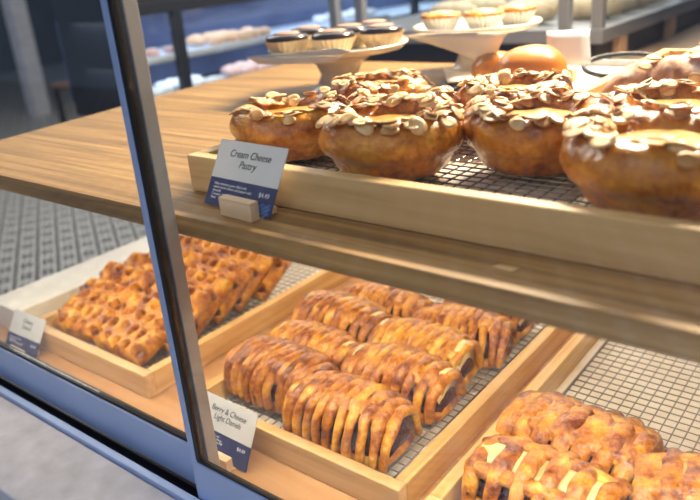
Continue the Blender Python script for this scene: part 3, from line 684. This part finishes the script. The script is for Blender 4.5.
def sheet(name, quads, m, label, cat, thick=.0006):
    bm = bmesh.new(); vs = {}
    for q in quads:
        f = []
        for p in q:
            if p not in vs: vs[p] = bm.verts.new(p)
            f.append(vs[p])
        bm.faces.new(f)
    bmesh.ops.subdivide_edges(bm, edges=bm.edges[:], cuts=3, use_grid_fill=True)
    lump(bm, .0008, 25, 3)
    o = obj(name, bm, m, None, smooth=True); s = o.modifiers.new('s', 'SOLIDIFY'); s.thickness = thick; s.offset = 0
    return tag(o, label, cat)
sheet('paper_sheet', [((-.079, .300, .3475), (.077, .300, .3600), (.100, .302, .3575), (.090, .296, .3530))], M['paper'], 'folded cream paper lying over the front rim of the left cake stand', 'paper')
sheet('paper_sheet', [((-.079, .298, .3468), (.090, .294, .3522), (.080, .292, .3440), (-.052, .294, .3390))], M['paper'], 'cream paper flap hanging down the front of the left cake stand', 'paper')
sheet('paper_sheet', [((.052, .474, .3550), (.221, .470, .3590), (.200, .466, .3160), (.137, .468, .3350))], M['paper'], 'cream paper napkin hanging over the front of the farther cake stand', 'napkin')

# ---------------------------------------------------------------- white tray with round buns, its card, black handle
wt = empty('serving_tray', (.262, .50, .2865), 'shallow white tray holding round buns behind the ring pastries', 'tray')
boxo('tray_base', M['white'], wt, -.075, .095, -.12, .13, 0, .005, bev=.001)
boxo('rim', M['alu_grey'], wt, -.08, .10, .13, .136, 0, .014, bev=.001); boxo('rim', M['alu_grey'], wt, .095, .101, -.12, .13, 0, .014, bev=.001)
def bigbun(x, y, s, seed, label):
    bm = bmesh.new(); lathe(bm, [(.001, 0), (.034, 0), (.046, .008), (.050, .022), (.047, .036), (.037, .048), (.022, .055), (.008, .0575), (.0005, .0578)], 40); lump(bm, .003, 22, seed)
    for v in bm.verts: v.co.z = max(0, v.co.z)
    o = obj('round_bun', bm, M['bun'], None, (x, y, .2920), smooth=True); o.scale = (s, s, s); return tag(o, label, 'bun', 'round buns')
bigbun(.262, .455, .90, 1, 'shiny golden round bun in front on the white tray')
bigbun(.205, .478, .72, 2, 'golden round bun mostly hidden behind the front bun')
bl = tag(boxo('card_holder', M['block_wood'], None, .262, .298, .500, .516, .2920, .3085, bev=.001), 'small wooden block behind the buns holding the blank card', 'card holder')
o = sheet('price_card', [((.258, .514, .3100), (.310, .528, .3100), (.300, .545, .352), (.249, .528, .352))], M['card'], 'blank pale card in the wooden block behind the round buns', 'card')
bm = bmesh.new(); pts = [(.345 + .055 * math.cos(a), .56 + .03 * math.sin(a), .305 + .010 * math.sin(a)) for a in [2 * PI * k / 40 for k in range(41)]]
tube(bm, pts, .0035, seg=8); 
for v in bm.verts: v.co.z -= 0.0
tag(obj('oval_handle', bm, M['black'], None, smooth=True), 'black oval handle lying behind the white bun tray', 'handle')
st = tag(boxo('slate_board', M['black'], None, .125, .172, .405, .50, .2865, .2935, bev=.002), 'small black board between the cake stands and the round bun', 'board')
sheet('paper_sheet', [((.095, .520, .3030), (.190, .490, .3000), (.185, .455, .2985), (.150, .440, .2960))], M['paper'], 'beige paper card lying on the black board by the buns', 'paper')

# ---------------------------------------------------------------- price cards
def price_card(loc, rz, lean, wd, hh, title, lines, label, price='$4.49', wave=True, fs=.0085):
    r_ = empty('price_card', loc, label, 'card', 'price cards', rz=rz); r_.rotation_euler = (-lean, 0, rz)
    t = .0004; s = .42 * hh
    face = boxo('card_face', M['card'], r_, -wd / 2, wd / 2, -t, t, s, hh); band = boxo('colour_band', M['navy'], r_, -wd / 2, wd / 2, -t, t, 0, s)
    F = Matrix.Translation((0, -t - .00012, 0)) @ Matrix.Rotation(PI / 2, 4, 'X')
    text('title_text', title, fs, M['ink'], face, F @ Matrix.Translation((0, hh * .76, 0)), .0001, 'CENTER', shear=.25, width=.92)
    text('small_text', lines, .0030, M['white_ink'], band, F @ Matrix.Translation((-wd / 2 + .006, s - .0055, 0)), .00008)
    text('price_text', price, .0052, M['white_ink'], band, F @ Matrix.Translation((wd / 2 - .006, s - .0085, 0)), .0001, 'RIGHT')
    if wave:
        bm = bmesh.new(); rn = random.Random(3)
        for k in range(7):
            x0 = wd / 2 - .030 + k * .003
            pts = [(x0 + .0008 * j, -t - .0002, .0015 + k * .0011 + .0016 * math.sin(j * .8 + k)) for j in range(int((wd / 2 - .001 - x0) / .0008))]
            if len(pts) > 2: tube(bm, pts, .00045, seg=5)
        obj('wave_print', bm, M['wave_blue'], band, smooth=True)
    return r_
def holder(x, y, zz, rz, label):
    r_ = empty('card_holder', (x, y, zz), label, 'card holder', 'wooden card holders', rz=rz)
    boxo('front_jaw', M['block_wood'], r_, -.018, .018, -.012, -.0035, .0003, .0150, bev=.0006)
    boxo('back_jaw', M['block_wood'], r_, -.018, .018, .0075, .014, .0003, .0060, bev=.0006)
    boxo('foot', M['block_wood'], r_, -.018, .018, -.0034, .0074, .0003, .0010)
    return r_
holder(.263, -.0468, .286, -.06, 'small wooden block gripping the upper price card on the oak shelf')
price_card((.2509, -.0478, .2878), -.062, math.radians(30), .0772, .0535, 'Cream Cheese\nPastry', 'Flaky croissant pastry filled with\nsweet cream cheese and topped with\nalmonds\nContains: Wheat, Egg, Milk,\nNuts', 'Cream Cheese Pastry card with a navy lower band on the oak shelf')
holder(.160, -.0315, .0, .0, 'small wooden block holding the card before the middle tray')
price_card((.1545, -.0327, .0018), -.015, math.radians(26.7), .0775, .059, 'Berry & Cheese\nLight Danish', 'Flaky pastry filled with\nberries and cream cheese\nContains: Wheat, Egg, Milk', 'Berry Cheese card with a navy lower band before the middle tray', wave=False)
holder(-.240, -.027, .0, .0, 'small wooden block holding the card at the left end')
price_card((-.2473, -.0282, .0018), .03, math.radians(32), .0756, .0544, 'Cheese\nDanish', 'Flaky pastry filled with\nsweet cheese\nContains: Wheat, Egg, Milk', 'Cheese Danish card at the far left before the pitted pastries', wave=False)
